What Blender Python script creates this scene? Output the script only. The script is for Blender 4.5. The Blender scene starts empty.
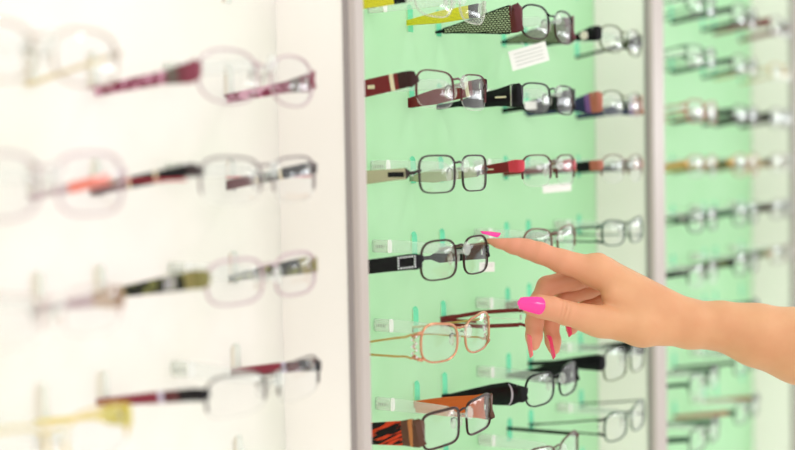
import bpy, math, random
import numpy as np
from mathutils import Vector, Matrix
random.seed(7)
sc = bpy.context.scene
COL = sc.collection

# ---------------------------------------------------------------- camera, world, lights, exposure
FPX = 1250.0
PITCH, ROLL = math.radians(2.66), math.radians(1.09)
TURN = math.atan(FPX / 775.0)
OUT = 0.0925                       # how far the bridges stand out from the boards
F0 = np.array([math.sin(TURN), math.cos(TURN), 0.0]); R0 = np.array([math.cos(TURN), -math.sin(TURN), 0.0])
U0 = np.array([0, 0, 1.0])
CAM = np.array([0, -OUT, 1.45]) - R0 * (62 / 1.113 / 1000) - F0 * 1.123
FW = F0 * math.cos(PITCH) - U0 * math.sin(PITCH)
UP1 = U0 * math.cos(PITCH) + F0 * math.sin(PITCH)
RT = R0 * math.cos(ROLL) - UP1 * math.sin(ROLL)
UP = UP1 * math.cos(ROLL) + R0 * math.sin(ROLL)
cd = bpy.data.cameras.new('camera'); cam = bpy.data.objects.new('camera', cd); COL.objects.link(cam)
mw = Matrix.Identity(4)
for i in range(3):
    mw[i][0] = RT[i]; mw[i][1] = UP[i]; mw[i][2] = -FW[i]; mw[i][3] = CAM[i]
cam.matrix_world = mw
cd.sensor_width = 36; cd.lens = FPX / 795 * 36; cd.clip_start = 0.05
cd.dof.use_dof = True; cd.dof.focus_distance = 1.17; cd.dof.aperture_fstop = cd.lens / 23.0
sc.camera = cam

w = bpy.data.worlds.new('world'); sc.world = w; w.use_nodes = True
bg = w.node_tree.nodes['Background']; bg.inputs[0].default_value = (1.0, 0.99, 0.965, 1); bg.inputs[1].default_value = 1.08

def area(name, loc, target, size, energy, col=(1, .98, .95)):
    l = bpy.data.lights.new(name, 'AREA'); l.shape = 'SQUARE'; l.size = size; l.energy = energy; l.color = col
    o = bpy.data.objects.new(name, l); COL.objects.link(o); o.location = loc
    o.rotation_euler = (Vector(target) - Vector(loc)).to_track_quat('-Z', 'Y').to_euler()
for i, (x, y) in enumerate([(-1.6, -1.5), (-0.5, -1.5), (0.6, -1.5), (1.7, -1.5), (-0.5, -2.8), (0.8, -2.8)]):
    area('ceiling_lamp', (x, y, 2.75), (x, y + 0.5, 0), 0.24, 3.4)
# small area lights added off to the right for bright reflections in the lenses
for (x, y) in ((3.3, -1.15), (3.35, -1.55), (3.6, -2.3), (3.65, -2.75), (3.2, -.75)):
    l = bpy.data.lights.new('lens_glint_light', 'AREA'); l.shape = 'RECTANGLE'; l.size = .22; l.size_y = .42; l.energy = 1.7; l.color = (.94, .97, 1)
    o = bpy.data.objects.new('lens_glint_light', l); COL.objects.link(o); o.location = (x, y, 1.6)
    o.rotation_euler = (Vector((.3, -.1, 1.45)) - Vector((x, y, 1.6))).to_track_quat('-Z', 'Z').to_euler()
# unseen area lights added behind the display boards to brighten the slots
for x0, x1, c, e in ((-.86, -.155, (1, .985, .95), 1.3), (-.125, .533, (.93, 1, .92), 1.25), (.581, 1.233, (.93, 1, .92), 1.25)):
    l = bpy.data.lights.new('slot_fill_light', 'AREA'); l.shape = 'RECTANGLE'; l.size = x1 - x0; l.size_y = 1.1; l.energy = e * 1.1; l.color = c
    o = bpy.data.objects.new('slot_fill_light', l); COL.objects.link(o); o.location = ((x0 + x1) / 2, .060, 1.38); o.rotation_euler = (math.radians(-90), 0, 0)
sc.view_settings.view_transform = 'Standard'; sc.view_settings.look = 'None'
sc.view_settings.gamma = 1; sc.view_settings.use_curve_mapping = False
sc.view_settings.exposure = 0.17
sc.cycles.transparent_max_bounces = 32; sc.cycles.max_bounces = 10

# ---------------------------------------------------------------- materials
def lin(c):
    return tuple(((v / 255) / 12.92 if v <= 10 else ((v / 255 + .055) / 1.055) ** 2.4) for v in c) + (1,)
_m = {}
def M(name, rgb=(128, 128, 128), rough=.35, metal=0.0, coat=0.0):
    if name in _m: return _m[name]
    m = bpy.data.materials.new(name); m.use_nodes = True; _m[name] = m
    p = m.node_tree.nodes['Principled BSDF']
    p.inputs['Base Color'].default_value = lin(rgb); p.inputs['Roughness'].default_value = rough
    p.inputs['Metallic'].default_value = metal; p.inputs['Specular IOR Level'].default_value = .2 if max(rgb) < 60 else .4; p.inputs['Coat Weight'].default_value = coat
    return m
def clear(name, rgb, alpha, rough=.03, f0=.04):
    if name in _m: return _m[name]
    m = bpy.data.materials.new(name); m.use_nodes = True; _m[name] = m
    nt = m.node_tree; N = nt.nodes; L = nt.links
    for n in list(N): N.remove(n)
    o = N.new('ShaderNodeOutputMaterial'); tr = N.new('ShaderNodeBsdfTransparent'); gl = N.new('ShaderNodeBsdfGlossy')
    df = N.new('ShaderNodeBsdfDiffuse'); df.inputs[0].default_value = lin(rgb)
    tr.inputs[0].default_value = (.985, .985, .985, 1); gl.inputs['Roughness'].default_value = rough
    lw = N.new('ShaderNodeLayerWeight'); lw.inputs[0].default_value = .5
    pw = N.new('ShaderNodeMath'); pw.operation = 'POWER'; pw.inputs[1].default_value = 4.0; L.new(lw.outputs['Facing'], pw.inputs[0])
    mu = N.new('ShaderNodeMath'); mu.operation = 'MULTIPLY_ADD'; mu.inputs[1].default_value = .42; mu.inputs[2].default_value = f0
    L.new(pw.outputs[0], mu.inputs[0])
    a = N.new('ShaderNodeMixShader'); a.inputs[0].default_value = alpha; L.new(tr.outputs[0], a.inputs[1]); L.new(df.outputs[0], a.inputs[2])
    b = N.new('ShaderNodeMixShader'); L.new(mu.outputs[0], b.inputs[0]); L.new(a.outputs[0], b.inputs[1]); L.new(gl.outputs[0], b.inputs[2])
    L.new(b.outputs[0], o.inputs[0])
    return m
def patterned(name, kind, c1, c2, scale, rough=.35, stretch=(1, 1, 1), thr=.5, rot=(0, 0, 0)):
    """procedural two-colour pattern in object space"""
    if name in _m: return _m[name]
    m = M(name, c1, rough); nt = m.node_tree; N = nt.nodes; L = nt.links
    tc = N.new('ShaderNodeTexCoord'); mp = N.new('ShaderNodeMapping'); mp.inputs['Scale'].default_value = stretch
    mr = N.new('ShaderNodeMapping'); mr.inputs['Rotation'].default_value = rot
    L.new(tc.outputs['Object'], mr.inputs[0]); L.new(mr.outputs[0], mp.inputs[0])
    if kind == 'noise':
        t = N.new('ShaderNodeTexNoise'); t.inputs['Scale'].default_value = scale; out = t.outputs[0]
    elif kind == 'wave':
        t = N.new('ShaderNodeTexWave'); t.inputs['Scale'].default_value = scale; t.inputs['Distortion'].default_value = 2.5
        t.bands_direction = 'Z'; out = t.outputs['Fac']
    elif kind == 'voronoi':
        t = N.new('ShaderNodeTexVoronoi'); t.inputs['Scale'].default_value = scale; out = t.outputs[0]
    elif kind == 'brick':
        sp = N.new('ShaderNodeSeparateXYZ'); cb = N.new('ShaderNodeCombineXYZ'); L.new(tc.outputs['Object'], sp.inputs[0])
        L.new(sp.outputs[1], cb.inputs[0]); L.new(sp.outputs[2], cb.inputs[1])
        t = N.new('ShaderNodeTexBrick'); t.inputs['Scale'].default_value = scale
        t.inputs['Mortar Size'].default_value = .012; t.inputs['Color1'].default_value = lin(c2); t.inputs['Color2'].default_value = lin(c2)
        t.inputs['Mortar'].default_value = lin(c1); t.inputs['Brick Width'].default_value = .075; t.inputs['Row Height'].default_value = .042
        L.new(cb.outputs[0], t.inputs[0]); L.new(t.outputs['Color'], N['Principled BSDF'].inputs['Base Color']); return m
    L.new(mp.outputs[0], t.inputs[0])
    r = N.new('ShaderNodeValToRGB'); r.color_ramp.elements[0].position = thr - .04; r.color_ramp.elements[1].position = thr + .04
    r.color_ramp.elements[0].color = lin(c1); r.color_ramp.elements[1].color = lin(c2)
    L.new(out, r.inputs[0]); L.new(r.outputs[0], N['Principled BSDF'].inputs['Base Color'])
    return m

LENS = clear('clear lens', (255, 255, 255), .012, .02, .026)
PAD = clear('clear silicone', (235, 235, 225), .28, .2, .06)
ACRYL = clear('clear acrylic', (245, 252, 246), .22, .05, .05)
CAPS = clear('frosted sleeve', (246, 250, 240), .42, .25, .05)
PRINT = M('grey print', (190, 194, 186), .8)
SILVER = M('polished silver', (215, 213, 210), .2, .9)
STONE = M('rhinestone', (235, 232, 238), .08, .35, 1)

# ---------------------------------------------------------------- mesh helpers (glasses are drawn in millimetres)
class MB:
    def __init__(s): s.v = []; s.f = []; s.m = []
    def add(s, vs, fs, mi=0):
        b = len(s.v); s.v += [tuple(map(float, p)) for p in vs]
        for i, f in enumerate(fs):
            s.f.append(tuple(b + k for k in f)); s.m.append(mi[i] if isinstance(mi, list) else mi)
        return s
    def box(s, c, h, mi=0, bev=.15):
        """box with chamfered edges"""
        cx, cy, cz = c; hx, hy, hz = h; q = min(h) * bev * 2
        rings = []
        for z, ins in ((-hz, q), (-hz + q, 0), (hz - q, 0), (hz, q)):
            X, Y = hx - ins, hy - ins
            rings.append([(cx + x, cy + y, cz + z) for x, y in ((-X + q, -Y), (X - q, -Y), (X, -Y + q), (X, Y - q), (X - q, Y), (-X + q, Y), (-X, Y - q), (-X, -Y + q))])
        vs = sum(rings, []); fs = []
        for r in range(3):
            for k in range(8):
                fs.append((r * 8 + k, r * 8 + (k + 1) % 8, r * 8 + 8 + (k + 1) % 8, r * 8 + 8 + k))
        fs.append(tuple(range(7, -1, -1))); fs.append(tuple(range(24, 32)))
        return s.add(vs, fs, mi)
    def sweep(s, pts, ra, rb, axis=(0, 1, 0), closed=False, mi=0, n=8, sq=1.0):
        """tube; ra = half size across (T x axis), rb = half size along axis; sq<1 makes the section boxier"""
        P = [Vector(p) for p in pts]; K = len(P); A = Vector(axis)
        ra = ra if isinstance(ra, (list, tuple)) else [ra] * K; rb = rb if isinstance(rb, (list, tuple)) else [rb] * K
        vs = []
        for i in range(K):
            a, b = (P[(i - 1) % K], P[(i + 1) % K]) if closed else (P[max(i - 1, 0)], P[min(i + 1, K - 1)])
            T = (b - a).normalized(); Nn = T.cross(A)
            if Nn.length < 1e-4: Nn = T.cross(Vector((1, 0.01, 0)))
            Nn.normalize(); B = Nn.cross(T).normalized()
            for k in range(n):
                t = 2 * math.pi * (k + .5) / n; c, d = math.cos(t), math.sin(t)
                c = math.copysign(abs(c) ** sq, c); d = math.copysign(abs(d) ** sq, d)
                vs.append(P[i] + Nn * ra[i] * c + B * rb[i] * d)
        fs = []; ms = []
        for i in range(K if closed else K - 1):
            for k in range(n):
                j = (i + 1) % K
                fs.append((i * n + k, i * n + (k + 1) % n, j * n + (k + 1) % n, j * n + k))
                ms.append(mi[i] if isinstance(mi, (list, tuple)) else mi)
        if not closed:
            fs.append(tuple(range(n - 1, -1, -1))); fs.append(tuple((K - 1) * n + k for k in range(n)))
            ms += [mi[0] if isinstance(mi, (list, tuple)) else mi, mi[-1] if isinstance(mi, (list, tuple)) else mi]
        return s.add(vs, fs, ms)
    def ball(s, c, r, mi=0, nu=8, nv=6):
        r = r if isinstance(r, (tuple, list)) else (r, r, r)
        vs = [(c[0], c[1], c[2] - r[2])]
        for j in range(1, nv):
            p = math.pi * j / nv - math.pi / 2
            for i in range(nu):
                t = 2 * math.pi * i / nu
                vs.append((c[0] + r[0] * math.cos(p) * math.cos(t), c[1] + r[1] * math.cos(p) * math.sin(t), c[2] + r[2] * math.sin(p)))
        vs.append((c[0], c[1], c[2] + r[2])); fs = []
        for i in range(nu): fs.append((0, 1 + (i + 1) % nu, 1 + i))
        for j in range(nv - 2):
            for i in range(nu):
                a = 1 + j * nu; fs.append((a + i, a + (i + 1) % nu, a + nu + (i + 1) % nu, a + nu + i))
        a = 1 + (nv - 2) * nu; e = len(vs) - 1
        for i in range(nu): fs.append((a + i, a + (i + 1) % nu, e))
        return s.add(vs, fs, mi)
    def build(s, name, mats, parent=None, smooth=True, scale=.001, loc=(0, 0, 0)):
        me = bpy.data.meshes.new(name)
        me.from_pydata([(p[0] * scale, p[1] * scale, p[2] * scale) for p in s.v], [], s.f)
        for m in (mats if isinstance(mats, (list, tuple)) else [mats]): me.materials.append(m)
        me.polygons.foreach_set('material_index', s.m)
        if smooth:
            me.polygons.foreach_set('use_smooth', [True] * len(me.polygons)); me.set_sharp_from_angle(angle=math.radians(42))
        me.update()
        o = bpy.data.objects.new(name, me); COL.objects.link(o); o.location = loc
        if parent: o.parent = parent
        return o
def empty(name, loc, label, cat, group=None):
    o = bpy.data.objects.new(name, None); COL.objects.link(o); o.location = loc; o.empty_display_size = .02
    o['label'] = label; o['category'] = cat
    if group: o['group'] = group
    return o
def tag(o, label, cat, group=None):
    o['label'] = label; o['category'] = cat
    if group: o['group'] = group
    return o

# ---------------------------------------------------------------- the shop wall
PITCHX = 0.203
BAYS = {'left': (-0.86, -0.143), 'mid': (-0.128, 0.536), 'right': (0.578, 1.246)}
FIND = 0.077
ZLO, ZHI = 0.78, 1.98
def row_z(r): return 1.4515 - (r - 2) * 0.0743
PAIR_X = {'left': (-.483, -.28), 'mid': (0, .203, .406), 'right': (.700, .903, 1.106)}
white_wall = M('white paint', (242, 240, 233), .5)
wb = MB().box((1.2, .075, 1.3), (2.6, .01, 1.3), 0, .02).build('wall_back', white_wall, scale=1, smooth=False); wb['kind'] = 'structure'
fl = MB().box((.2, -1.2, -.02), (2.4, 1.4, .02), 0, .02).build('floor', M('pale floor', (236, 232, 226), .4), scale=1, smooth=False); fl['kind'] = 'structure'

def board(bay, face, edge, label):
    x0, x1 = BAYS[bay]
    cu = bpy.data.curves.new('tmp', 'CURVE'); cu.dimensions = '2D'; cu.fill_mode = 'BOTH'; cu.extrude = .003
    def poly(pts):
        sp = cu.splines.new('POLY'); sp.points.add(len(pts) - 1)
        for p, q in zip(sp.points, pts): p.co = (q[0], q[1], 0, 1)
        sp.use_cyclic_u = True
    poly([(x0, ZLO), (x1, ZLO), (x1, ZHI), (x0, ZHI)])
    for r in range(-3, 8):
        for px in PAIR_X[bay]:
            for sgn in (-1, 1):
                cx = px + sgn * .0735; hw = .0065; b = row_z(r) - .018; t = row_z(r) + .009
                pts = [(cx - hw, b), (cx + hw, b)]
                for k in range(9):
                    an = math.pi * k / 8; pts.append((cx + hw * math.cos(an), t - hw + hw * math.sin(an)))
                poly(pts)
    ob = bpy.data.objects.new('tmp', cu); COL.objects.link(ob)
    dg = bpy.context.evaluated_depsgraph_get()
    me = bpy.data.meshes.new_from_object(ob.evaluated_get(dg)); bpy.data.objects.remove(ob)
    me.transform(Matrix.Rotation(math.pi / 2, 4, 'X')); me.transform(Matrix.Translation((0, .003, 0)))
    me.materials.clear(); me.materials.append(face); me.materials.append(edge)
    for p in me.polygons:
        p.use_smooth = False
        p.material_index = 0 if abs(p.normal.y) > .7 else 1
    o = bpy.data.objects.new('display_board', me); COL.objects.link(o)
    return tag(o, label, 'display board')
def board_mat(name, rgb, tl):
    m = M(name, rgb, .6); m.node_tree.nodes['Principled BSDF'].inputs['Specular IOR Level'].default_value = .15; nt = m.node_tree; N = nt.nodes; L = nt.links
    p = N['Principled BSDF']; t = N.new('ShaderNodeBsdfTranslucent'); t.inputs[0].default_value = lin(tl)
    mx = N.new('ShaderNodeMixShader'); mx.inputs[0].default_value = .25
    L.new(p.outputs[0], mx.inputs[1]); L.new(t.outputs[0], mx.inputs[2]); L.new(mx.outputs[0], N['Material Output'].inputs[0])
    # faint mottling of the sheet
    tc = N.new('ShaderNodeTexCoord'); nz = N.new('ShaderNodeTexNoise'); nz.inputs['Scale'].default_value = 7
    r = N.new('ShaderNodeValToRGB'); c = lin(rgb)
    r.color_ramp.elements[0].color = (c[0] * .95, c[1] * .98, c[2] * .95, 1); r.color_ramp.elements[1].color = (min(c[0] * 1.05, 1), min(c[1] * 1.02, 1), min(c[2] * 1.05, 1), 1)
    r.color_ramp.elements[0].position = .35; r.color_ramp.elements[1].position = .65
    L.new(tc.outputs['Object'], nz.inputs[0]); L.new(nz.outputs[0], r.inputs[0]); L.new(r.outputs[0], p.inputs['Base Color'])
    return m
GREEN = board_mat('green translucent sheet', (190, 230, 190), (198, 243, 204))
TEAL = M('teal cut edge', (135, 228, 196), .2)
WBOARD = board_mat('white sheet', (246, 244, 238), (250, 248, 240))
WEDGE = M('white cut edge', (228, 232, 226), .3)
board('left', WBOARD, WEDGE, 'white slotted display board at the left side of the picture')
board('mid', GREEN, TEAL, 'pale green slotted display board between the two grey dividers')
board('right', GREEN, TEAL, 'pale green slotted display board at far right, out of focus')
fin_mat = M('white laminate', (247, 243, 236), .5); strip_mat = M('brushed pinkish aluminium', (186, 176, 170), .45, .1)
strip_mat2 = M('strip gasket', (150, 142, 140), .5)
for (x0, x1, lab) in ((BAYS['left'][1], BAYS['mid'][0], 'white divider with a grey metal edge strip, left of the green board'),
                      (BAYS['mid'][1], BAYS['right'][0], 'white divider with a grey metal edge strip, right of the middle green board'),
                      (BAYS['right'][1], BAYS['right'][1] + .03, 'pale divider at the far right edge closing the last board')):
    cx, hx = (x0 + x1) / 2, (x1 - x0) / 2
    d = MB().box((cx, -(FIND - .006) / 2 + .03, (ZLO + ZHI) / 2), (hx, (FIND - .006) / 2 + .03, (ZHI - ZLO) / 2), 0, .01).build('display_divider', fin_mat, scale=1)
    tag(d, lab, 'divider')
    e = MB()
    H = (ZHI - ZLO) / 2; zc = (ZLO + ZHI) / 2
    # rounded strip profile with a small lip at each side
    prof = [(-hx, 0), (-hx, -.005), (-hx + .0015, -.0075), (hx - .0015, -.0075), (hx, -.005), (hx, 0)]
    vs = [(cx + a, -(FIND - .006) + b, z) for z in (zc - H, zc + H) for a, b in prof]; n = len(prof)
    e.add(vs, [(k, (k + 1) % n, n + (k + 1) % n, n + k) for k in range(n)] + [tuple(range(n - 1, -1, -1)), tuple(range(n, 2 * n))])
    e.build('edge_strip', strip_mat, d, scale=1)
    g = MB().box((cx - hx - .0006, -(FIND - .006) + .001, zc), (.0006, .0025, H), 0, .01).build('gap_shadow', strip_mat2, d, scale=1)  # thin dark strip, its colour standing in for the shadow gap here

# ---------------------------------------------------------------- display rods
def rod(bay, x, z, label):
    o = empty('display_rod', (x + .0, 0, z), label, 'display rod', 'clear rods on the %s board' % {'left': 'white', 'mid': 'middle green', 'right': 'far right green'}[bay])
    Y = -OUT * 1000
    b = MB()
    b.sweep([(0, 0, -1), (0, -22, -1), (0, Y + 16, -2), (0, Y + 10, -4)], [3.2, 3.2, 3, 3], [6, 6, 4.5, 2.5], (0, 0, 1), n=12, sq=.6)
    b.sweep([(0, Y + 10.5, -4.2), (0, Y + 3, -4.4), (0, Y - 3.5, -4.2)], 3, [2.4, 2, 2.2], (0, 0, 1), n=10, sq=.7)
    b.build('bar', ACRYL, o)
    k = MB().ball((0, Y - 7, -1.5), (4.2, 3.6, 6.4), 0, 12, 8); k.build('end_stop', ACRYL, o)
    c = MB(); c.sweep([(0, -1, -1), (0, -3, -1), (0, -15, -1), (0, -17.5, -1)], [2.6, 3.4, 3.4, 3], [4, 6, 6, 5.6], (0, 0, 1), n=14, sq=.6)
    cp = c.build('label_sleeve', CAPS, o)
    p = MB()
    for j in range(4): p.box((-3.5, -5 - j * 2.6, -1), (.12, .8, 1.4), 0)
    p.build('print', PRINT, cp)
    r = MB().sweep([(0, -17.4, -1), (0, -18.4, -1)], 3.6, 6.3, (0, 0, 1), n=14, sq=.6); r.build('collar', M('white collar', (245, 245, 240), .4), cp)
    return o

# ---------------------------------------------------------------- eyeglasses
def glasses(bay, x, z, label, rim='full', a=27, b=15.5, n=2.6, gap=9, rc=None, rc2=None, rt=.9, rd=1.3, cz=-8.5, lift=0, tap=0,
            th=((0, 12), (40, 11), (85, 5), (122, 4)), seg=None, style='plate', zh=-4, zw=-17, end=None, eh=None, tm=None, yaw=0, tiltz=0, deco=None,
            tt=1.3, br=1.0, lens=LENS, far_tm=None, bt=1.0, dzt=0, dx=0, dz=0):
    b = b * .96; gap -= 1.6; a += .8; n *= 1.15; rt *= .85
    rc = rc or M('black frame', (22, 20, 22), .25)
    tm = tm or rc; end = end or tm; eh = eh * .5 if eh else th[0][1] * .5
    grp = {'left': 'eyeglasses on the white board', 'mid': 'eyeglasses on the middle green board', 'right': 'eyeglasses on the far right board'}[bay]
    o = empty('eyeglasses', (x + dx, -OUT, z + dz), label, 'eyeglasses', grp); o.rotation_euler = (0, math.radians(tiltz), math.radians(yaw))
    wrap = lambda X: X * X / 780.0
    W = gap + 2 * a + 3.5
    def outline(sg, sc_=1.0, N=40):
        pts = []
        for i in range(N):
            t = 2 * math.pi * i / N; c, s_ = math.cos(t), math.sin(t)
            X = math.copysign(abs(c) ** (2 / n), c); Z = math.copysign(abs(s_) ** (2 / n), s_)
            X2 = X * (1 + tap * Z); Z2 = Z + lift * max(X, -.3) * (1 if Z > 0 else .25) * abs(Z)
            xx = sg * (gap + a + a * X2 * sc_); pts.append((xx, wrap(xx), cz + b * Z2 * sc_))
        return pts
    for sg in (-1, 1):
        P = outline(sg); c0 = (sg * (gap + a), wrap(gap + a), cz)
        # lens: two domed surfaces joined at the edge
        lb = MB(); rings = (0, .35, .7, .985); vs = []
        for side in (0, 1):
            for q in rings:
                if q == 0: vs.append((c0[0], c0[1] - 3.2 + side * 1.6, c0[2])); continue
                for p in outline(sg, q): vs.append((p[0], p[1] - 3.2 * (1 - q * q) - .5 + side * 1.2, p[2]))
        S = 1 + 3 * 40; fs = []
        for side in (0, 1):
            o_ = side * S
            for i in range(40):
                j = (i + 1) % 40
                t = [(o_, o_ + 1 + i, o_ + 1 + j)] + [(o_ + 1 + r * 40 + i, o_ + 41 + r * 40 + i, o_ + 41 + r * 40 + j, o_ + 1 + r * 40 + j) for r in (0, 1)]
                if side: t = [f[::-1] for f in t]
                if sg < 0: t = [f[::-1] for f in t]
                fs += t
        for i in range(40):
            j = (i + 1) % 40; fs.append((81 + i, S + 81 + i, S + 81 + j, 81 + j))
        lb.add(vs, fs).build('lens', lens, o)
        # rim
        if rim != 'none':
            rb = MB()
            if rim == 'full':
                ms = [0 if (i < 20) else 1 for i in range(40)]
                rr = [rt * (1.25 if i < 20 else 1) for i in range(40)]
                rb.sweep(P, rr, rd, (0, 1, 0), True, ms, 6)
            elif rim == 'half':
                Q = [P[i] for i in (38, 39)] + P[:23]
                rb.sweep(Q, [rt * .6] + [rt] * (len(Q) - 2) + [rt * .6], rd, (0, 1, 0), False, 0, 6)
                Q2 = P[22:39]
                rb.sweep(Q2, .35, .35, (0, 1, 0), False, 1, 5)
            elif rim == 'low':
                Q = P[18:] + P[:2]; rb.sweep(Q, rt, rd, (0, 1, 0), False, 0, 6)
            rb.build('rim', [rc, rc2 or (rc if rim != 'half' else PAD)], o)
        # nose pad and its wire
        pb = MB(); pb.ball((sg * 6.4, 6.5, cz - 1), (1.7, 3.0, 5.6), 0, 8, 6); pd = pb.build('nose_pad', PAD, o)
        ab = MB(); xi = sg * (gap + .6)
        ab.sweep([(xi, wrap(xi) + .8, cz + 3), (sg * (gap + 1.5), 4, cz + 5), (sg * (gap + .5), 7.5, cz + 3), (sg * 6.9, 7.2, cz)], .6, .6, (0, 1, 0), n=5)
        ab.build('pad_arm', M('dark pad wire', (60, 50, 52), .3, .4), pd)
        # end piece wraps round to the hinge
        xo = gap + 2 * a * (1 if tap <= 0 else 1 + tap * .5) - .5; zt = cz + b * .35 + lift * b * .6; ez = (zh + zt) / 2 if style != 'double' else zh
        eb = MB(); path = [(sg * (xo - 1.5), wrap(xo) - .6, ez), (sg * (xo + 1.5), wrap(xo) - .6, ez), (sg * (W - .6), wrap(xo) + .8, (ez + zh) / 2), (sg * W, wrap(xo) + 3.5, zh), (sg * W, wrap(xo) + 7, zh)]
        if style == 'double':
            for s2 in (-1, 1):
                h2 = th[0][1] / 2 * s2
                eb.sweep([(sg * (xo - 2), wrap(xo), ez + h2 * 1.15), (sg * (W - 1), wrap(xo) + 1, zh + h2 * 1.05), (sg * W, wrap(xo) + 7, zh + h2 * .85)], 1.2, 1.6, (0, 0, 1), n=6)
        else:
            eb.sweep(path, 1.3, [eh * .7, eh * .95, th[0][1] * .48, th[0][1] * .5, th[0][1] * .5], (0, 0, 1), n=10, sq=.5)
        eb.build('end_piece', end, o)
        # temple
        y0 = wrap(xo) + 7; xw = 72.0 if sg > 0 else -71.0
        tb = MB(); ys = sorted(set([0, 122] + [q for q, _ in th] + list(range(0, 122, 6)) + ([q for q, _ in (seg or [])])))
        ys = [q for q in ys if 0 <= q <= 122]
        def hgt(q):
            for (q0, h0), (q1, h1) in zip(th, th[1:]):
                if q0 <= q <= q1: return h0 + (h1 - h0) * (q - q0) / (q1 - q0)
            return th[-1][1]
        yw = OUT * 1000 - y0
        def zc_(q): return zh + (zw - zh) * min(q, yw + 6) / yw - (max(0, q - yw - 6) ** 2) * .012
        def xc_(q): return sg * W + (xw - sg * W) * min(1, q / yw) - sg * max(0, q - yw) * .05
        def mi_(q):
            if not seg: return 0
            for i, (qe, _) in enumerate(seg):
                if q < qe - 1e-6: return i
            return len(seg) - 1
        mats = [mm for _, mm in seg] if seg else [tm]
        if far_tm and sg > 0: mats = [far_tm] * len(mats)
        if style == 'plate':
            tb.sweep([(xc_(q), y0 + q, zc_(q)) for q in ys], [tt] * len(ys), [hgt(q) / 2 for q in ys], (0, 0, 1), False, [mi_((q + r) / 2) for q, r in zip(ys, ys[1:])], 10, .5)
        elif style == 'wire':
            tb.sweep([(xc_(q), y0 + q, zc_(q)) for q in ys], [.8 if q < 80 else 1.3 for q in ys], [max(.8, hgt(q) / 2) for q in ys], (0, 0, 1), False, [mi_((q + r) / 2) for q, r in zip(ys, ys[1:])], 6)
        else:
            for s2 in (-1, 1):
                tb.sweep([(xc_(q), y0 + q, zc_(q) + s2 * hgt(q) / 2) for q in ys], 1.1, [bt * (1.0 if q < 70 else 1.3) for q in ys], (0, 0, 1), False, [mi_((q + r) / 2) for q, r in zip(ys, ys[1:])], 6)
        tp = tb.build('temple', mats, o)
        # screw hinge
        MB().sweep([(sg * (W - 2.0), y0 - 1, zh - 2.6), (sg * (W - 2.0), y0 - 1, zh + 2.6)], 1.1, 1.1, (0, 1, 0), n=8).build('hinge', SILVER, tp)
        if deco: deco(tp, sg, lambda q: (xc_(q), y0 + q, zc_(q)), hgt)
    # bridge
    bb = MB(); g2 = gap + .4; zb = 1.2
    zl = cz + b * (.62 if rim != 'none' else .5)
    bb.sweep([(-g2 - 1, wrap(g2), zl), (-gap * .55, -.6, zb + .2), (0, -1, zb + .9), (gap * .55, -.6, zb + .2), (g2 + 1, wrap(g2), zl)], br, br, (0, 1, 0), n=8)
    bb.build('bridge', rc if rim != 'none' else SILVER, o)
    return o

# decorations that sit on a temple
def d_rect(q0, q1, hh, mat, name='inlay'):
    def f(tp, sg, c, h):
        b = MB(); x0, y0, z0 = c((q0 + q1) / 2)
        b.box((x0 + sg * 1.4, y0, z0), (.35, (q1 - q0) / 2, hh), 0); b.build(name, mat, tp)
    return f
def d_zig(mat):
    def f(tp, sg, c, h):
        b = MB(); pts = []
        for k in range(7):
            x0, y0, z0 = c(0); pts.append((x0, y0 - 3 + (2.6 if k % 2 else -2.0), z0 + h(0) * .42 * (k / 3 - 1)))
        b.sweep(pts, .7, .7, (1, 0, 0), n=6); b.build('zigzag_trim', mat, tp)
        d = MB()
        for p in pts: d.ball((p[0] + sg * .7, p[1], p[2]), 1.0, 0, 6, 4)
        d.build('rhinestones', STONE, tp)
    return f
def d_edges(q0, q1, mat):
    def f(tp, sg, c, h):
        b = MB()
        for s in (-1, 1):
            pts = []
            for k in range(9):
                q = q0 + (q1 - q0) * k / 8; x0, y0, z0 = c(q); pts.append((x0, y0, z0 + s * h(q) / 2))
            b.sweep(pts, 1.6, .8, (0, 0, 1), n=6)
        b.build('edge_trim', mat, tp)
    return f
def d_cross(q, r, mat):
    def f(tp, sg, c, h):
        b = MB(); x0, y0, z0 = c(q)
        for s in (-1, 1): b.sweep([(x0 + sg * 1.5, y0 - r, z0 - s * r * .8), (x0 + sg * 1.5, y0 + r, z0 + s * r * .8)], 1.5, .4, (1, 0, 0), n=6, sq=.6)
        b.build('cross_ornament', mat, tp)
    return f
def d_flower(q, r, mat):
    def f(tp, sg, c, h):
        b = MB(); x0, y0, z0 = c(q)
        for k in range(5):
            t = k * 2 * math.pi / 5; b.ball((x0 + sg * 1.5, y0 + r * .6 * math.cos(t), z0 + r * .6 * math.sin(t)), (.6, r * .45, r * .45))
        b.build('flower_ornament', mat, tp)
    return f
def d_stones(q0, q1, hh, frame=True):
    def f(tp, sg, c, h):
        b = MB(); pts = []
        nx = max(2, round((q1 - q0) / 2.8)); nz = max(2, round(2 * hh / 2.6))
        for i in range(nx + 1):
            for j in range(nz + 1):
                if frame and 0 < i < nx and 0 < j < nz: continue
                pts.append((q0 + (q1 - q0) * i / nx, -hh + 2 * hh * j / nz))
        for q, zz in pts:
            x0, y0, z0 = c(q); b.ball((x0 + sg * 1.6, y0, z0 + zz), (.7, 1.0, 1.0), 0, 6, 4)
        b.build('rhinestones', STONE, tp)
    return f
def d_crescent(q, r, mat):
    def f(tp, sg, c, h):
        x0, y0, z0 = c(q); pts = []
        for k in range(11):
            t = -1.25 + 2.5 * k / 10; pts.append((x0 + sg * 1.5, y0 - r * .55 * math.cos(t), z0 + r * math.sin(t)))
        MB().sweep(pts, [.3 + .8 * math.sin(math.pi * k / 10) for k in range(11)], .35, (1, 0, 0), n=6).build('crescent_trim', mat, tp)
    return f
def d_many(*fs):
    def f(*a):
        for g in fs: g(*a)
    return f

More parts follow.
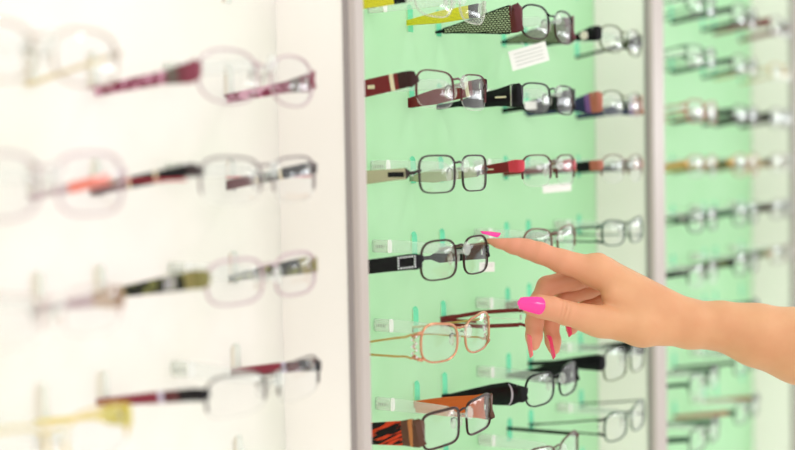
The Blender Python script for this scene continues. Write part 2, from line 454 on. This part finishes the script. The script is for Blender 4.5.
blk = M('black acetate', (20, 18, 22), .22); dkr = M('dark maroon metal', (84, 22, 30), .3); red = M('dark red lacquer', (112, 14, 24), .3)
rdm = M('bright red edge', (196, 52, 68), .3); brn = M('dark brown metal', (58, 34, 34), .35, .2); cop = M('copper gold', (205, 145, 112), .25, .6)
gold = M('soft gold', (200, 160, 95), .3, .6); grey = M('gunmetal', (62, 52, 52), .35, .3); champ = M('champagne metal', (190, 180, 155), .25, .6)
cream = M('cream inlay', (222, 208, 176), .4); navy = M('navy acetate', (42, 42, 78), .25); purp = M('purple lacquer', (120, 80, 140), .3)
orgb = M('orange brown', (170, 100, 80), .3); olive = M('olive metal', (98, 104, 72), .35, .2); grn = M('dark green wire', (44, 74, 58), .3, .2)
yel = M('yellow lacquer', (226, 214, 30), .3); org = M('burnt orange lacquer', (205, 88, 30), .32); mauve = M('pale mauve acetate', (188, 165, 170), .3)
taupe = M('taupe metal', (122, 92, 80), .3, .35); pink = M('peach inlay', (228, 182, 140), .4); tan_ = M('tan acetate', (176, 146, 118), .35)
mesh_m = patterned('black cream lattice', 'brick', (24, 20, 22), (186, 200, 160), 20)
tiger = patterned('orange black streaks', 'noise', (22, 12, 14), (205, 62, 30), 330, .25, (.2, .12, 1), .54, rot=(.42, 0, 0))
floral = patterned('maroon floral', 'voronoi', (122, 36, 66), (205, 150, 172), 260, .3, (1, .7, 1), .62)
grgold = patterned('green gold scales', 'noise', (22, 26, 20), (120, 122, 70), 160, .3, (1, 1, 1), .55)
ystripe = patterned('yellow stripes', 'wave', (170, 160, 40), (240, 226, 40), 260, .3, (1, .1, 1), .35)
clearf = clear('clear acetate frame', (215, 210, 200), .3, .08, .08)
redstripe = patterned('white green stripes', 'wave', (30, 40, 34), (220, 240, 215), 230, .3, (1, .02, 1), .5)

T = lambda *p: p
mid = PAIR_X['mid']
G = []
def g(bay, r, i, label, short, **kw):
    x = PAIR_X[bay][i]; z = row_z(r)
    glasses(bay, x, z, label, **kw)
    rod(bay, x, z, 'clear acrylic rod holding ' + short)

# middle board, top row
g('mid', 0, 0, 'rimless eyeglasses with yellow striped temple, cut by the top edge of the picture', 'yellow-striped glasses at the top edge',
  rim='low', rc=clearf, b=18, cz=-3, th=T((0, 13), (45, 12), (80, 6), (122, 4)), seg=[(11, blk), (122, ystripe)], end=clearf, zh=-4, zw=-9, eh=11)
g('mid', 0, 1, 'dark eyeglasses with wide cream lattice temple and maroon hinge, top row centre', 'lattice-temple glasses in the top row',
  rc=blk, rc2=brn, b=17.5, th=T((0, 28), (12, 25), (40, 15), (72, 5), (84, 3), (122, 3)), seg=[(2, dkr), (74, mesh_m), (122, blk)], end=dkr, eh=28, zh=-6, zw=-13, rt=1.0, n=2.3, cz=-7, deco=d_edges(3, 76, blk))
g('mid', 0, 2, 'olive rimmed eyeglasses with white flower on black temple, top right of middle board', 'flower-ornament glasses, top right',
  rc=olive, b=16, th=T((0, 17), (12, 12), (22, 6), (40, 4), (122, 3.5)), tm=blk, end=blk, eh=17, deco=d_flower(10, 5, M('ivory petals', (240, 230, 215), .4)), n=2.2)
# second row
g('mid', 1, 0, 'maroon half-rim eyeglasses with dark red temple and small cream rectangle', 'dark red temple glasses beside the left divider',
  rim='half', rc=dkr, b=17, a=27, lift=.05, th=T((0, 14), (20, 15), (50, 15), (88, 9), (122, 6)), seg=[(8, brn), (12, red), (16, cream), (80, red), (122, red)], end=brn, eh=6, zh=-1, zw=-13,
  deco=d_rect(31, 38, 1.7, cream), cz=-9, n=3, rt=.9)
g('mid', 1, 1, 'black full-rim eyeglasses with black temple and silver bars, second row centre', 'black silver-barred glasses, second row',
  rc=blk, b=15.5, n=2.9, th=T((0, 23), (8, 20), (18, 17), (42, 14), (60, 6), (122, 4)), tm=blk, end=blk, eh=22, zh=-7, zw=-15, cz=-9,
  deco=d_many(d_rect(1, 2.6, 10.5, SILVER, 'silver_bar'), d_rect(7, 19, .9, cream)), tap=.03)
g('mid', 1, 2, 'olive half-rim eyeglasses with navy, purple and orange-brown temple', 'navy and purple glasses, second row right',
  rim='half', rc=olive, th=T((0, 24), (10, 20), (25, 13), (85, 6), (122, 4)), seg=[(4, orgb), (10, purp), (122, navy)], end=orgb, eh=22, zh=-7, cz=-8, n=2.2)
# third row
g('mid', 2, 0, 'grey rectangular full-rim eyeglasses with champagne metal temple and black inlay', 'champagne temple glasses in the third row',
  rc=grey, b=17, n=3.6, a=26, th=T((0, 3), (4, 10), (14, 10), (55, 13), (85, 5), (122, 4)), seg=[(4, grey), (122, champ)], tm=champ, end=grey, eh=3, zh=-7, zw=-13, cz=-8.5, rt=.85, tap=.02,
  deco=d_rect(5, 25, 2.2, blk))
g('mid', 2, 1, 'dark red half-rim eyeglasses with bright red hinge end, above the fingertip', 'red hinged half-rim glasses, third row',
  rim='half', rc=dkr, b=16.5, n=3, th=T((0, 13), (8, 11), (45, 8), (85, 6), (122, 4)), seg=[(6, rdm), (122, red)], end=rdm, eh=13, zh=-3, zw=-11, cz=-8, deco=d_rect(22, 34, .7, cream))
g('mid', 2, 2, 'thin gold eyeglasses with black temple bearing a peach cross', 'peach cross glasses, third row right',
  rim='half', rc=taupe, b=17, th=T((0, 12), (30, 11), (60, 7), (122, 4)), seg=[(5, orgb), (122, blk)], end=orgb, eh=11, zh=-4, zw=-11, deco=d_cross(26, 4.6, pink), n=2.3)
# fourth row
g('mid', 3, 0, 'brown full-rim eyeglasses with black rhinestone temple, touched by the index finger', 'rhinestone temple glasses under the fingertip',
  rc=brn, b=18, a=26, n=2.9, th=T((0, 14), (20, 13), (50, 12.5), (60, 4), (122, 3)), tm=blk, end=blk, eh=8, zh=-9, zw=-19, cz=-9.5, rt=.95,
  deco=d_stones(-4, 12, 4.6), tap=-.04)
g('mid', 3, 1, 'brown half-rim eyeglasses partly hidden behind the pointing finger', 'half-rim glasses behind the pointing finger',
  rim='half', rc=taupe, b=17, n=2.4, style='wire', th=T((0, 3), (122, 3)), seg=[(30, dkr), (122, taupe)], end=taupe, zh=-2, zw=-12, rt=1.1, lift=.12, cz=-9)
g('mid', 3, 2, 'dark green wire eyeglasses with thin double temples, above the knuckles', 'green wire glasses above the knuckles',
  rc=grn, b=15, n=2.6, style='double', th=T((0, 17), (25, 14), (60, 12), (85, 8), (122, 6)), tm=grn, zh=-8, zw=-12, lift=.18, cz=-8, rt=1.0)
# fifth row
g('mid', 4, 0, 'copper gold eyeglasses with jewelled cat-eye rim and thin double temple arms', 'copper cat-eye glasses',
  rc=cop, rc2=cop, b=17.5, a=27, n=2.5, style='double', th=T((0, 21), (6, 17), (16, 16), (55, 9), (85, 6), (122, 5)), tm=gold, end=cop, zh=-8, zw=-15, cz=-8, lift=.22, rt=1.15,
  deco=d_zig(cop))
g('mid', 4, 1, 'red double-bar eyeglasses mostly hidden behind the thumb and curled fingers', 'red double-bar glasses behind the hand',
  rim='half', rc=dkr, b=15, a=25, style='double', th=T((0, 15), (40, 14.5), (85, 5), (122, 4)), tm=red, end=red, zh=-6, zw=-13, cz=-10, bt=2.0,
  deco=d_many(d_rect(0, 34, .7, M('pale stripe', (220, 240, 215), .3)), d_rect(44, 84, 1.6, red)))
# sixth row
g('mid', 5, 0, 'brown rectangular eyeglasses with orange and black streaked temple, bottom left of green board', 'orange-streaked brown glasses',
  rc=brn, b=16.5, a=27, n=4.2, th=T((0, 25), (10, 22), (45, 19), (80, 12), (122, 5)), seg=[(4, M('polished bronze', (190, 120, 72), .25, .4)), (11, M('bronze plate', (92, 58, 42), .3, .2)), (122, tiger)], far_tm=org, end=M('bronze plate'), eh=24, zh=-9, zw=-17, cz=-10,
  rt=1.3, tap=.03, deco=None, lift=.04)
g('mid', 5, 1, 'black eyeglasses with broad black temple and silver crescent, below the hand', 'black crescent-trimmed glasses',
  rc=blk, b=17, n=2.6, th=T((0, 18), (9, 24), (28, 21), (50, 14), (75, 6), (122, 4)), tm=blk, end=blk, eh=9, zh=-8, zw=-17, cz=-8, rt=1.1, deco=d_crescent(11, 11, M('pale lilac trim', (205, 190, 205), .3)), lift=.06)
g('mid', 5, 2, 'black half-rim eyeglasses below the wrist, beside the right divider', 'black glasses below the wrist',
  rim='full', rc=blk, rc2=olive, b=19, n=3.2, th=T((0, 19), (20, 15), (50, 7), (85, 5), (122, 4)), tm=blk, end=blk, eh=16, zh=-6, zw=-12, cz=-11, rt=.9)
# bottom row
g('mid', 6, 1, 'dark maroon eyeglasses with straight black temple, cut by the bottom edge', 'maroon glasses at the bottom edge',
  rim='full', rc=dkr, b=16, style='plate', th=T((0, 4), (85, 4), (122, 3.5)), tm=blk, end=dkr, zh=0, zw=-3, lift=.2, cz=-9)
g('mid', 6, 2, 'greenish black wire eyeglasses at the bottom right of the middle board', 'dark wire glasses, bottom right',
  rc=grn, b=17, n=2.5, style='double', th=T((0, 17), (30, 12), (85, 6), (122, 5)), tm=M('black green metal', (30, 40, 34), .3), zh=-6, zw=-13, lift=.12, cz=-10, rt=1.1)

# left white board (near, soft)
g('left', 1, 1, 'mauve rimmed eyeglasses with maroon floral temple, top right of the white board', 'maroon floral glasses on the white board',
  rc=mauve, rc2=mauve, b=19, a=28, n=2.1, cz=-7, th=T((0, 14), (20, 9), (60, 8), (85, 7), (122, 5)), seg=[(6, M('plum hinge', (110, 40, 56), .3)), (16, M('grey brown', (96, 84, 76), .4)), (122, floral)], end=M('plum hinge2', (128, 52, 70), .3), eh=14, zh=-6, zw=-14, rt=.9, dz=-.005)
g('left', 1, 0, 'very blurred pale beige eyeglasses at the top left corner', 'blurred pale glasses, top left corner',
  rc=M('pale beige metal', (176, 160, 140), .3, .3), b=17, n=2.5, cz=-8, style='wire', th=T((0, 3), (122, 3)), seg=[(80, M('pale gold wire', (214, 196, 150), .3, .3)), (122, M('pale gold wire'))], rt=.8)
g('left', 2, 1, 'grey half-rim eyeglasses with black and red striped temple on the white board', 'black and red striped glasses',
  rim='half', rc=M('grey metal', (125, 112, 114), .3, .3), b=17, a=28, n=2.8, cz=-9, th=T((0, 9), (122, 7)), seg=[(26, blk), (29, cream), (50, blk), (53, cream), (122, M('black red', (90, 22, 30), .3))], zh=-1, zw=-13, end=grey, eh=6, rt=1.1,
  deco=d_rect(0, 84, .8, rdm, 'red_stripe'), lift=.06)
g('left', 2, 0, 'very blurred pale eyeglasses with orange temple tip at left edge, second row', 'blurred orange-tipped glasses, left edge',
  rc=mauve, b=19, a=28, n=2.8, cz=-8, style='plate', th=T((0, 7), (44, 7), (60, 4), (122, 4)), seg=[(6, tan_), (44, M('orange tip', (240, 110, 84), .35)), (122, mauve)], rt=1.0)
g('left', 3, 1, 'pale mauve eyeglasses with green-gold jewelled black temple and olive hinge', 'green-gold jewelled glasses',
  rc=mauve, b=16, a=26.5, n=2.7, cz=-8, th=T((0, 13), (25, 11), (60, 8), (90, 5), (122, 5)), seg=[(8, M('olive gold', (138, 130, 78), .3, .2)), (122, grgold)], end=M('olive gold2', (128, 122, 70), .3, .2), eh=12, zh=-4, zw=-17, rt=1.2,
  deco=d_many(d_stones(16, 24, 3.4, False)), dz=.004)
g('left', 3, 0, 'faint blurred pale eyeglasses with brown hinge at left edge, third row', 'faint brown-hinged glasses, left edge',
  rim='half', rc=M('pale rose metal', (214, 190, 186), .3, .2), b=15, a=25, cz=-9, style='plate', th=T((0, 13), (20, 9), (122, 4)), seg=[(20, tan_), (122, mauve)], end=M('brown fade', (150, 116, 90), .35), eh=14, rt=.7)
g('left', 4, 1, 'thin dark half-rim eyeglasses with maroon and black temple, bottom of white board', 'maroon and black temple glasses, white board bottom',
  rim='half', rc=grey, b=15, a=28, n=3, cz=-8, th=T((0, 9), (40, 8), (90, 5), (122, 4)), seg=[(13, blk), (26, dkr), (31, M('pale lilac', (190, 180, 200), .3)), (122, M('crimson', (128, 26, 50), .3))], end=blk, eh=8, zh=-3, zw=-14, lift=.12, rt=.9)
g('left', 4, 0, 'very blurred yellow eyeglasses at the bottom left corner', 'blurred yellow glasses, bottom left corner',
  rim='half', rc=M('yellow metal', (214, 184, 80), .3, .2), b=16, a=27, cz=-9, th=T((0, 15), (14, 11), (26, 4), (122, 3)), seg=[(16, M('mustard hinge', (198, 184, 40), .3)), (122, M('pale yellow', (232, 214, 130), .35))], end=M('mustard hinge'), eh=14, lift=.1, rt=1.0)

# far right board (soft): position words name the row (counted from the top of the picture) and the neighbour
RB = {
 -1: [dict(rc=grn, style='double', th=T((0, 12), (85, 6), (122, 5)), tm=grn), dict(rc=grey, tm=blk, th=T((0, 8), (122, 5))), dict(rc=grey, tm=red, end=red, th=T((0, 13), (20, 9), (122, 5)))],
 0: [dict(rim='half', rc=grn, tm=grn, style='double', th=T((0, 14), (60, 8), (122, 4))), dict(rc=olive, tm=grn, end=blk, th=T((0, 8), (122, 4))), dict(rim='half', rc=gold, tm=gold, style='wire', th=T((0, 3), (122, 3)))],
 1: [dict(rc=orgb, rc2=orgb, tm=orgb, style='double', th=T((0, 10), (122, 4))), dict(rc=grey, tm=blk, end=blk, th=T((0, 9), (60, 8), (122, 4))), dict(rc=grey, tm=grey, end=blk, th=T((0, 10), (122, 5)))],
 2: [dict(rim='half', rc=tan_, tm=gold, th=T((0, 7), (122, 4))), dict(rc=cop, tm=olive, end=gold, th=T((0, 10), (122, 4))), dict(rim='half', rc=taupe, tm=tan_, end=brn, th=T((0, 8), (122, 4)))],
 3: [dict(rc=grn, tm=brn, rt=1.1, style='double', th=T((0, 10), (122, 5))), dict(rc=grn, tm=grn, end=grn, th=T((0, 9), (122, 4)), rt=1.2), dict(rc=brn, tm=brn, end=brn, th=T((0, 12), (122, 4)))],
 4: [dict(rim='half', rc=grey, tm=blk, th=T((0, 5), (122, 4))), dict(rc=blk, tm=olive, end=blk, th=T((0, 12), (122, 5))), dict(rc=taupe, tm=olive, end=tan_, th=T((0, 10), (122, 5)))],
 5: [dict(rc=grn, tm=blk, th=T((0, 10), (122, 5))), dict(rc=blk, tm=grn, end=blk, th=T((0, 11), (122, 5)))],
 6: [dict(rim='half', rc=blk, tm=grn, th=T((0, 6), (122, 6)), rt=1.3), dict(rc=grn, tm=grey, th=T((0, 6), (122, 4))), dict(rim='half', rc=mauve, tm=tan_, th=T((0, 8), (122, 4)))],
 7: [dict(rc=grey, tm=grn, th=T((0, 8), (122, 8)), rt=1.2), dict(rc=grn, tm=orgb, end=blk, th=T((0, 8), (122, 5)))],
}
RL = {
 -1: ['dark green eyeglasses', 'grey eyeglasses with black temple', 'grey eyeglasses with red temple'],
 0: ['green half-rim eyeglasses', 'olive eyeglasses with dark temple', 'thin gold half-rim eyeglasses'],
 1: ['orange-brown eyeglasses', 'grey eyeglasses with solid black temple', 'dark grey eyeglasses'],
 2: ['tan half-rim eyeglasses', 'copper eyeglasses with olive temple', 'taupe half-rim eyeglasses'],
 3: ['green rimmed eyeglasses with brown double temple', 'dark green eyeglasses', 'brown eyeglasses'],
 4: ['grey half-rim eyeglasses', 'black eyeglasses with olive temple', 'taupe eyeglasses'],
 5: ['green eyeglasses with black temple', 'black eyeglasses with green temple'],
 6: ['black half-rim eyeglasses', 'green eyeglasses with grey temple', 'mauve half-rim eyeglasses'],
 7: ['grey eyeglasses with broad green temple', 'green eyeglasses with orange-brown temple']}
RW = {-1: 'top row of far right board', 0: 'second row of far right board', 1: 'third row of far right board', 2: 'fourth row of far right board',
      3: 'fifth row of far right board', 4: 'row just above the forearm', 5: 'row touching the forearm outline', 6: 'row just below the forearm', 7: 'lowest row of far right board'}
CW = ['nearest the divider', 'middle', 'furthest right']
for r in RB:
    for i, kw in enumerate(RB[r]):
        base = 'blurred %s, %s' % (RL[r][i], RW[r])
        k2 = dict(b=15.5 + random.random() * 2, n=2.3 + random.random()); k2.update(kw)
        g('right', r, i, base, '%s, %s' % (RL[r][i], RW[r].replace(' of far right board', ' at far right').replace(' the forearm outline', ' forearm')), **k2)

# ---------------------------------------------------------------- paper price tags hanging behind some frames
paper = M('tag paper', (244, 243, 238), .7)
def on_out(px, py, out):
    d = FW + RT * (px - 397.5) / FPX - UP * (py - 225) / FPX
    return CAM + d * ((-out - CAM[1]) / d[1])
def price_tag(px, py, out, wx, hz, ang, label, lines=4):
    p = on_out(px, py, out); o = MB().box((0, 0, 0), (wx / 2, .25, hz / 2), 0, .1).build('price_tag', paper, loc=tuple(p))
    o.rotation_euler = (0, math.radians(ang), math.radians(-32))
    tag(o, label, 'price tag', 'paper price tags')
    b = MB()
    for k in range(lines): b.box((0, -.32, hz * (.28 - .19 * k)), (wx * .38, .06, hz * .02), 0)
    b.build('print', PRINT, o)
    MB().sweep([(0, 0, hz / 2 - 1), (-3, 1, hz / 2 + 3), (-5, 1, hz / 2 + 7)], .2, .2, (0, 1, 0), n=5).build('thread', paper, o)
price_tag(529, 56, .055, 48, 21, -15, 'large white paper tag hanging below the lattice-temple glasses')
price_tag(541, 105, .045, 42, 9, -2, 'narrow white tag under the black silver-barred glasses', 1)
price_tag(557, 188, .05, 38, 9, -3, 'white tag under the red hinged half-rim glasses', 1)
price_tag(487, 267, .04, 18, 10, 2, 'small white tag behind the rhinestone temple glasses', 2)

# ---------------------------------------------------------------- person: forearm and pointing hand
HZ = 1175.0
def hp(px, py, dz):
    """millimetre camera-aligned coordinates (right, up, away) of a body joint"""
    Z = HZ + dz
    return np.array([(px - 397.5) / FPX * Z, -(py - 225) / FPX * Z, Z])
VS = 0.95
lo = hp(478, 448, 0) * 1.0; lo[2] = 1118
hi = np.array([hp(1040, 200, 0)[0], hp(600, 238, 0)[1], 1252.0])
NX, NY, NZ = [int(math.ceil((hi[i] - lo[i]) / VS)) + 1 for i in range(3)]
ax = [lo[i] + VS * np.arange(nn) for i, nn in enumerate((NX, NY, NZ))]
def smin(a, b, k):
    h = np.clip(.5 + .5 * (b - a) / k, 0, 1); return b + (a - b) * h - k * h * (1 - h)
def cone(D, A, ra, B, rb, k, flat=1.0):
    """merge a round cone from A to B into field D"""
    R = max(ra, rb) * max(1, flat) + k + 4
    mn = np.minimum(A, B) - R; mx = np.maximum(A, B) + R
    s = [slice(max(0, int((mn[i] - lo[i]) / VS)), min((NX, NY, NZ)[i], int((mx[i] - lo[i]) / VS) + 2)) for i in range(3)]
    if any(q.start >= q.stop for q in s): return
    X = ax[0][s[0]][:, None, None] - A[0]; Y = ax[1][s[1]][None, :, None] - A[1]; Z = ax[2][s[2]][None, None, :] - A[2]
    d = B - A; L2 = float(d @ d); t = np.clip((X * d[0] + Y * d[1] + Z * d[2]) / L2, 0, 1)
    dist = np.sqrt((X - t * d[0]) ** 2 + (Y - t * d[1]) ** 2 + ((Z - t * d[2]) / flat) ** 2) - (ra + (rb - ra) * t)
    sub = D[s[0], s[1], s[2]]; D[s[0], s[1], s[2]] = smin(sub, dist, k) if k > 0 else np.minimum(sub, dist)
def field(): return np.full((NX, NY, NZ), 60.0, dtype=np.float32)
def chain(pts, k=3, D=None):
    D = field() if D is None else D
    for (p, q) in zip(pts, pts[1:]): cone(D, hp(*p[:3]), p[3], hp(*q[:3]), q[3], k)
    return D
palm = field()
for p, q, k, fl_ in [
    ((596, 271, 2, 14.2), (690, 322, 2, 18.5), 6, 1), ((603, 270, 18, 13.0), (690, 322, 16, 19.5), 8, 1), ((609, 277, 34, 12.0), (692, 325, 26, 18), 8, 1),
    ((616, 288, 47, 11), (694, 328, 32, 16), 8, 1), ((640, 326, -8, 18.5), (690, 325, 4, 20), 10, 1), ((597, 321, -16, 12.8), (642, 327, -8, 18.5), 5, 1),
    ((612, 296, -8, 10), (660, 315, 0, 18), 8, 1), ((690, 325, 8, 21.5), (722, 326, 8, 21.2), 8, 1.22), ((722, 326, 8, 21.2), (756, 335, 6, 27.2), 12, 1.15),
    ((756, 335, 6, 27.2), (800, 346, 2, 33.5), 14, 1.1), ((800, 346, 2, 33.5), (900, 366, 2, 38), 14, 1.05), ((900, 366, 2, 38), (985, 384, 2, 40), 14, 1)]:
    cone(palm, hp(*p[:3]), p[3], hp(*q[:3]), q[3], k, fl_)
index = chain([(492.5, 238.6, 0, 5.7), (499, 240.4, 0, 6.8), (513, 245, -1, 7.9), (527, 249, -2, 8.8), (539, 252.5, -3, 9.7), (562, 261.5, -3, 10.9), (596, 271, 2, 14)], 4)
thumb = chain([(530, 306.5, -23, 7.6), (540, 306.5, -23, 9.9), (552, 308.5, -22, 10.4), (566, 313, -21, 10.6), (582, 317, -19, 11.6), (600, 322, -16, 12.8)], 5)
middle = chain([(603, 271, 18, 12.4), (574, 279, 22, 10.6), (547, 286.5, 20, 9.5), (538, 303, 16, 8.7), (534.5, 322, 12, 8.2), (534, 336, 9, 7.6), (533.5, 344, 7, 6.2)], 4)
ring = chain([(609, 279, 34, 11.5), (588, 288, 38, 10), (566, 297, 36, 9.2), (556, 312, 31, 8.4), (550.5, 325, 27, 7.7), (553, 341, 22, 7.2), (554, 348.5, 19, 5.8)], 4)
pinky = chain([(616, 290, 47, 10.4), (601, 299, 50, 9), (588, 306, 48, 8), (578, 317, 42, 7), (573, 324, 37, 6.5), (571.5, 329, 34, 5.6)], 4)
Dall = field()
for fd, k in ((index, 9), (thumb, 9), (middle, 6), (ring, 6), (pinky, 6)):
    Dall = np.minimum(Dall, smin(palm, fd, k))
Dall = np.minimum(Dall, palm)
def crease(c, axis, amp, wdt, rad):
    c = np.array(c); R = rad * 2.2
    s = [slice(max(0, int((c[i] - R - lo[i]) / VS)), min((NX, NY, NZ)[i], int((c[i] + R - lo[i]) / VS) + 1)) for i in range(3)]
    X = ax[0][s[0]][:, None, None] - c[0]; Y = ax[1][s[1]][None, :, None] - c[1]; Z = ax[2][s[2]][None, None, :] - c[2]
    a = np.array(axis, float); a /= np.linalg.norm(a); t = X * a[0] + Y * a[1] + Z * a[2]; r2 = X * X + Y * Y + Z * Z
    Dall[s[0], s[1], s[2]] += amp * np.exp(-(t / wdt) ** 2) * np.exp(-r2 / rad ** 2)
tdir = hp(580, 316, -20) - hp(552, 308, -22)
for off, am in ((-3.4, 1.0), (0, 1.4), (3.6, 1.1)):
    crease(hp(565, 310, -31) + tdir / np.linalg.norm(tdir) * off, tdir, am, 1.0, 9)
idir = hp(560, 261, -3) - hp(520, 247, -3)
for off, am in ((-3, .6), (0, .8), (3.2, .6)): crease(hp(539, 244, -6) + idir / np.linalg.norm(idir) * off, idir, am, 1.0, 6)
for off in (0, 2.8): crease(hp(513, 238, -3) + idir / np.linalg.norm(idir) * off, idir, .3, .9, 5)
# tendons and hollows on the back of the hand (negative raises the skin)
for (p, q, am) in (((603, 256, 4), (672, 297, 2), -.9), ((612, 262, 20), (676, 300, 16), -.8)):
    A, B = hp(*p), hp(*q); d = B - A
    for t in np.linspace(0, 1, 12): crease(A + d * t, np.cross(d, (0, 0, 1)), am * .28, 2.2, 6)
crease(hp(602, 254, 0), (0, 0, 1), -1.3, 12, 8)
crease(hp(586, 256, -2), (1, 0, 0), .8, 5, 8)
crease(hp(636, 290, -18), (0, 0, 1), .5, 9, 14)

def nets(D):
    s = D < 0; nx, ny, nz = D.shape
    corn = [(i, j, k) for i in (0, 1) for j in (0, 1) for k in (0, 1)]
    sl = lambda A, c: A[c[0]:nx - 1 + c[0], c[1]:ny - 1 + c[1], c[2]:nz - 1 + c[2]]
    cnt = sum(sl(s, c).astype(np.int8) for c in corn); act = (cnt > 0) & (cnt < 8)
    I = np.argwhere(act); idx = -np.ones(act.shape, dtype=np.int64); idx[act] = np.arange(len(I))
    acc = np.zeros((len(I), 3)); num = np.zeros(len(I))
    for a in corn:
        for ax_ in range(3):
            if a[ax_]: continue
            b = list(a); b[ax_] = 1
            va = D[I[:, 0] + a[0], I[:, 1] + a[1], I[:, 2] + a[2]]; vb = D[I[:, 0] + b[0], I[:, 1] + b[1], I[:, 2] + b[2]]
            cr = (va < 0) != (vb < 0); t = np.where(cr, va / np.where(cr, va - vb, 1), 0)
            p = np.repeat(np.array(a, float)[None], len(I), 0); p[:, ax_] += t
            acc[cr] += p[cr]; num[cr] += 1
    V = I + acc / num[:, None]; Fq = []
    for ax_ in range(3):
        o1, o2 = (ax_ + 1) % 3, (ax_ + 2) % 3
        sA = [slice(None)] * 3; sB = [slice(None)] * 3; sA[ax_] = slice(0, -1); sB[ax_] = slice(1, None)
        E = np.argwhere(s[tuple(sA)] != s[tuple(sB)])
        E = E[(E[:, o1] > 0) & (E[:, o2] > 0) & (E[:, o1] < D.shape[o1] - 1) & (E[:, o2] < D.shape[o2] - 1)]
        ins = s[E[:, 0], E[:, 1], E[:, 2]]; q = []
        for d1, d2 in ((1, 1), (0, 1), (0, 0), (1, 0)):
            c = E.copy(); c[:, o1] -= d1; c[:, o2] -= d2; q.append(idx[c[:, 0], c[:, 1], c[:, 2]])
        q = np.stack(q, 1); q[~ins] = q[~ins][:, ::-1]; Fq.append(q)
    return V, np.concatenate(Fq)
V, FQ = nets(Dall)
V = V * VS + lo
BASIS = np.stack([RT, UP, FW])           # rows
def to_world(p): return CAM + (np.asarray(p) / 1000.0) @ BASIS
org_w = to_world(hp(690, 325, 8))
Vw = to_world(V) - org_w
me = bpy.data.meshes.new('person'); me.from_pydata(Vw.tolist(), [], FQ.tolist()); me.polygons.foreach_set('use_smooth', [True] * len(me.polygons)); me.update()
skin = M('skin', (224, 160, 116), .5); pn = skin.node_tree.nodes['Principled BSDF']
pn.inputs['Subsurface Weight'].default_value = .12; pn.inputs['Subsurface Radius'].default_value = (1, .35, .2); pn.inputs['Subsurface Scale'].default_value = .006
_n = skin.node_tree.nodes; _l = skin.node_tree.links
_t = _n.new('ShaderNodeTexCoord'); _z = _n.new('ShaderNodeTexNoise'); _z.inputs['Scale'].default_value = 28; _z.inputs['Detail'].default_value = 4
_r = _n.new('ShaderNodeValToRGB'); _r.color_ramp.elements[0].position = .3; _r.color_ramp.elements[1].position = .7
_r.color_ramp.elements[0].color = lin((208, 148, 106)); _r.color_ramp.elements[1].color = lin((216, 161, 118))
_l.new(_t.outputs['Object'], _z.inputs[0]); _l.new(_z.outputs[0], _r.inputs[0]); _s = _n.new('ShaderNodeSeparateXYZ'); _l.new(_t.outputs['Object'], _s.inputs[0])
_g = _n.new('ShaderNodeMapRange'); _g.inputs['From Min'].default_value = .05; _g.inputs['From Max'].default_value = .13; _l.new(_s.outputs[1], _g.inputs[0])
_x = _n.new('ShaderNodeMix'); _x.data_type = 'RGBA'; _x.inputs[7].default_value = lin((218, 146, 116))      # flushed fingers
_l.new(_g.outputs[0], _x.inputs[0]); _l.new(_r.outputs[0], _x.inputs[6]); _l.new(_x.outputs[2], pn.inputs['Base Color'])
me.materials.append(skin)
person = bpy.data.objects.new('person', me); COL.objects.link(person); person.location = tuple(org_w)
sm = person.modifiers.new('smooth', 'SMOOTH'); sm.factor = .5; sm.iterations = 2
tag(person, 'bare right forearm and hand of a person with pink nails, index finger pointing at glasses', 'person')

def nail(tip, base, nrm, wd, mat, curl=50, lift=0, taper=.72, thick=.55):
    """curved nail plate; tip/base are (px,py,dz) on the nail's centre line, nrm in right/up/away axes"""
    A, B = hp(*base), hp(*tip); L = B - A; ln = np.linalg.norm(L); L = L / ln
    Nn = np.array(nrm, float); Nn -= L * (Nn @ L); Nn /= np.linalg.norm(Nn); S = np.cross(L, Nn)
    b = MB(); nu, nv = 12, 12; vs = []
    ca = math.radians(curl); Rr = wd / 2 / math.sin(ca)
    for lay in (0, 1):
        for i in range(nu + 1):
            u = i / nu; wf = (1 - (1 - taper) * u ** 1.5) * (1 if 0 < u < .93 else .93 if u else .82)
            for j in range(nv + 1):
                v = j / nv * 2 - 1; an = ca * v * wf
                endr = (1 - .10 * v * v) if i == nu else 1
                base_r = .10 * v * v * ln * (1 - u)
                P = A + L * (ln * u * endr + base_r) + S * Rr * math.sin(an) + Nn * (Rr * math.cos(an) - Rr - lay * thick - .09 * ln * (u - .4) ** 2)
                vs.append(to_world(P) - org_w)
    K = (nu + 1) * (nv + 1); fs = []
    for lay in (0, 1):
        for i in range(nu):
            for j in range(nv):
                a = lay * K + i * (nv + 1) + j; f = (a, a + 1, a + nv + 2, a + nv + 1); fs.append(f if lay else f[::-1])
    edge = [i * (nv + 1) for i in range(nu + 1)] + [nu * (nv + 1) + j for j in range(1, nv + 1)] + [i * (nv + 1) + nv for i in range(nu - 1, -1, -1)] + [j for j in range(nv - 1, 0, -1)]
    for a, c in zip(edge, edge[1:] + edge[:1]): fs.append((a, c, c + K, a + K))
    b.add(vs, fs); return b.build('fingernail', mat, person, scale=1)
hot = M('hot pink nail polish', (250, 22, 150), .12, 0, 1); coral = M('coral pink nail polish', (240, 60, 110), .15, 0, 1); peach = M('sheer coral nail', (246, 110, 118), .2, 0, 1)
nail((480.5, 230.4, 0), (501, 232.8, -1), (.1, 1, -.3), 11.5, hot, 50, 0, .5)
nail((517.5, 302.5, -33.5), (545.5, 306.3, -35.6), (-.05, .12, -1), 16.5, hot, 52, 0, .5)
nail((529.5, 358, 2), (526.3, 334, 5), (-1, 0, -.32), 10, peach)
nail((552.5, 359.5, 14), (546.2, 335, 18), (-1, -.1, -.36), 9.5, coral)
nail((569, 337, 28), (565.8, 325, 32), (-1, -.2, -.5), 9, coral)
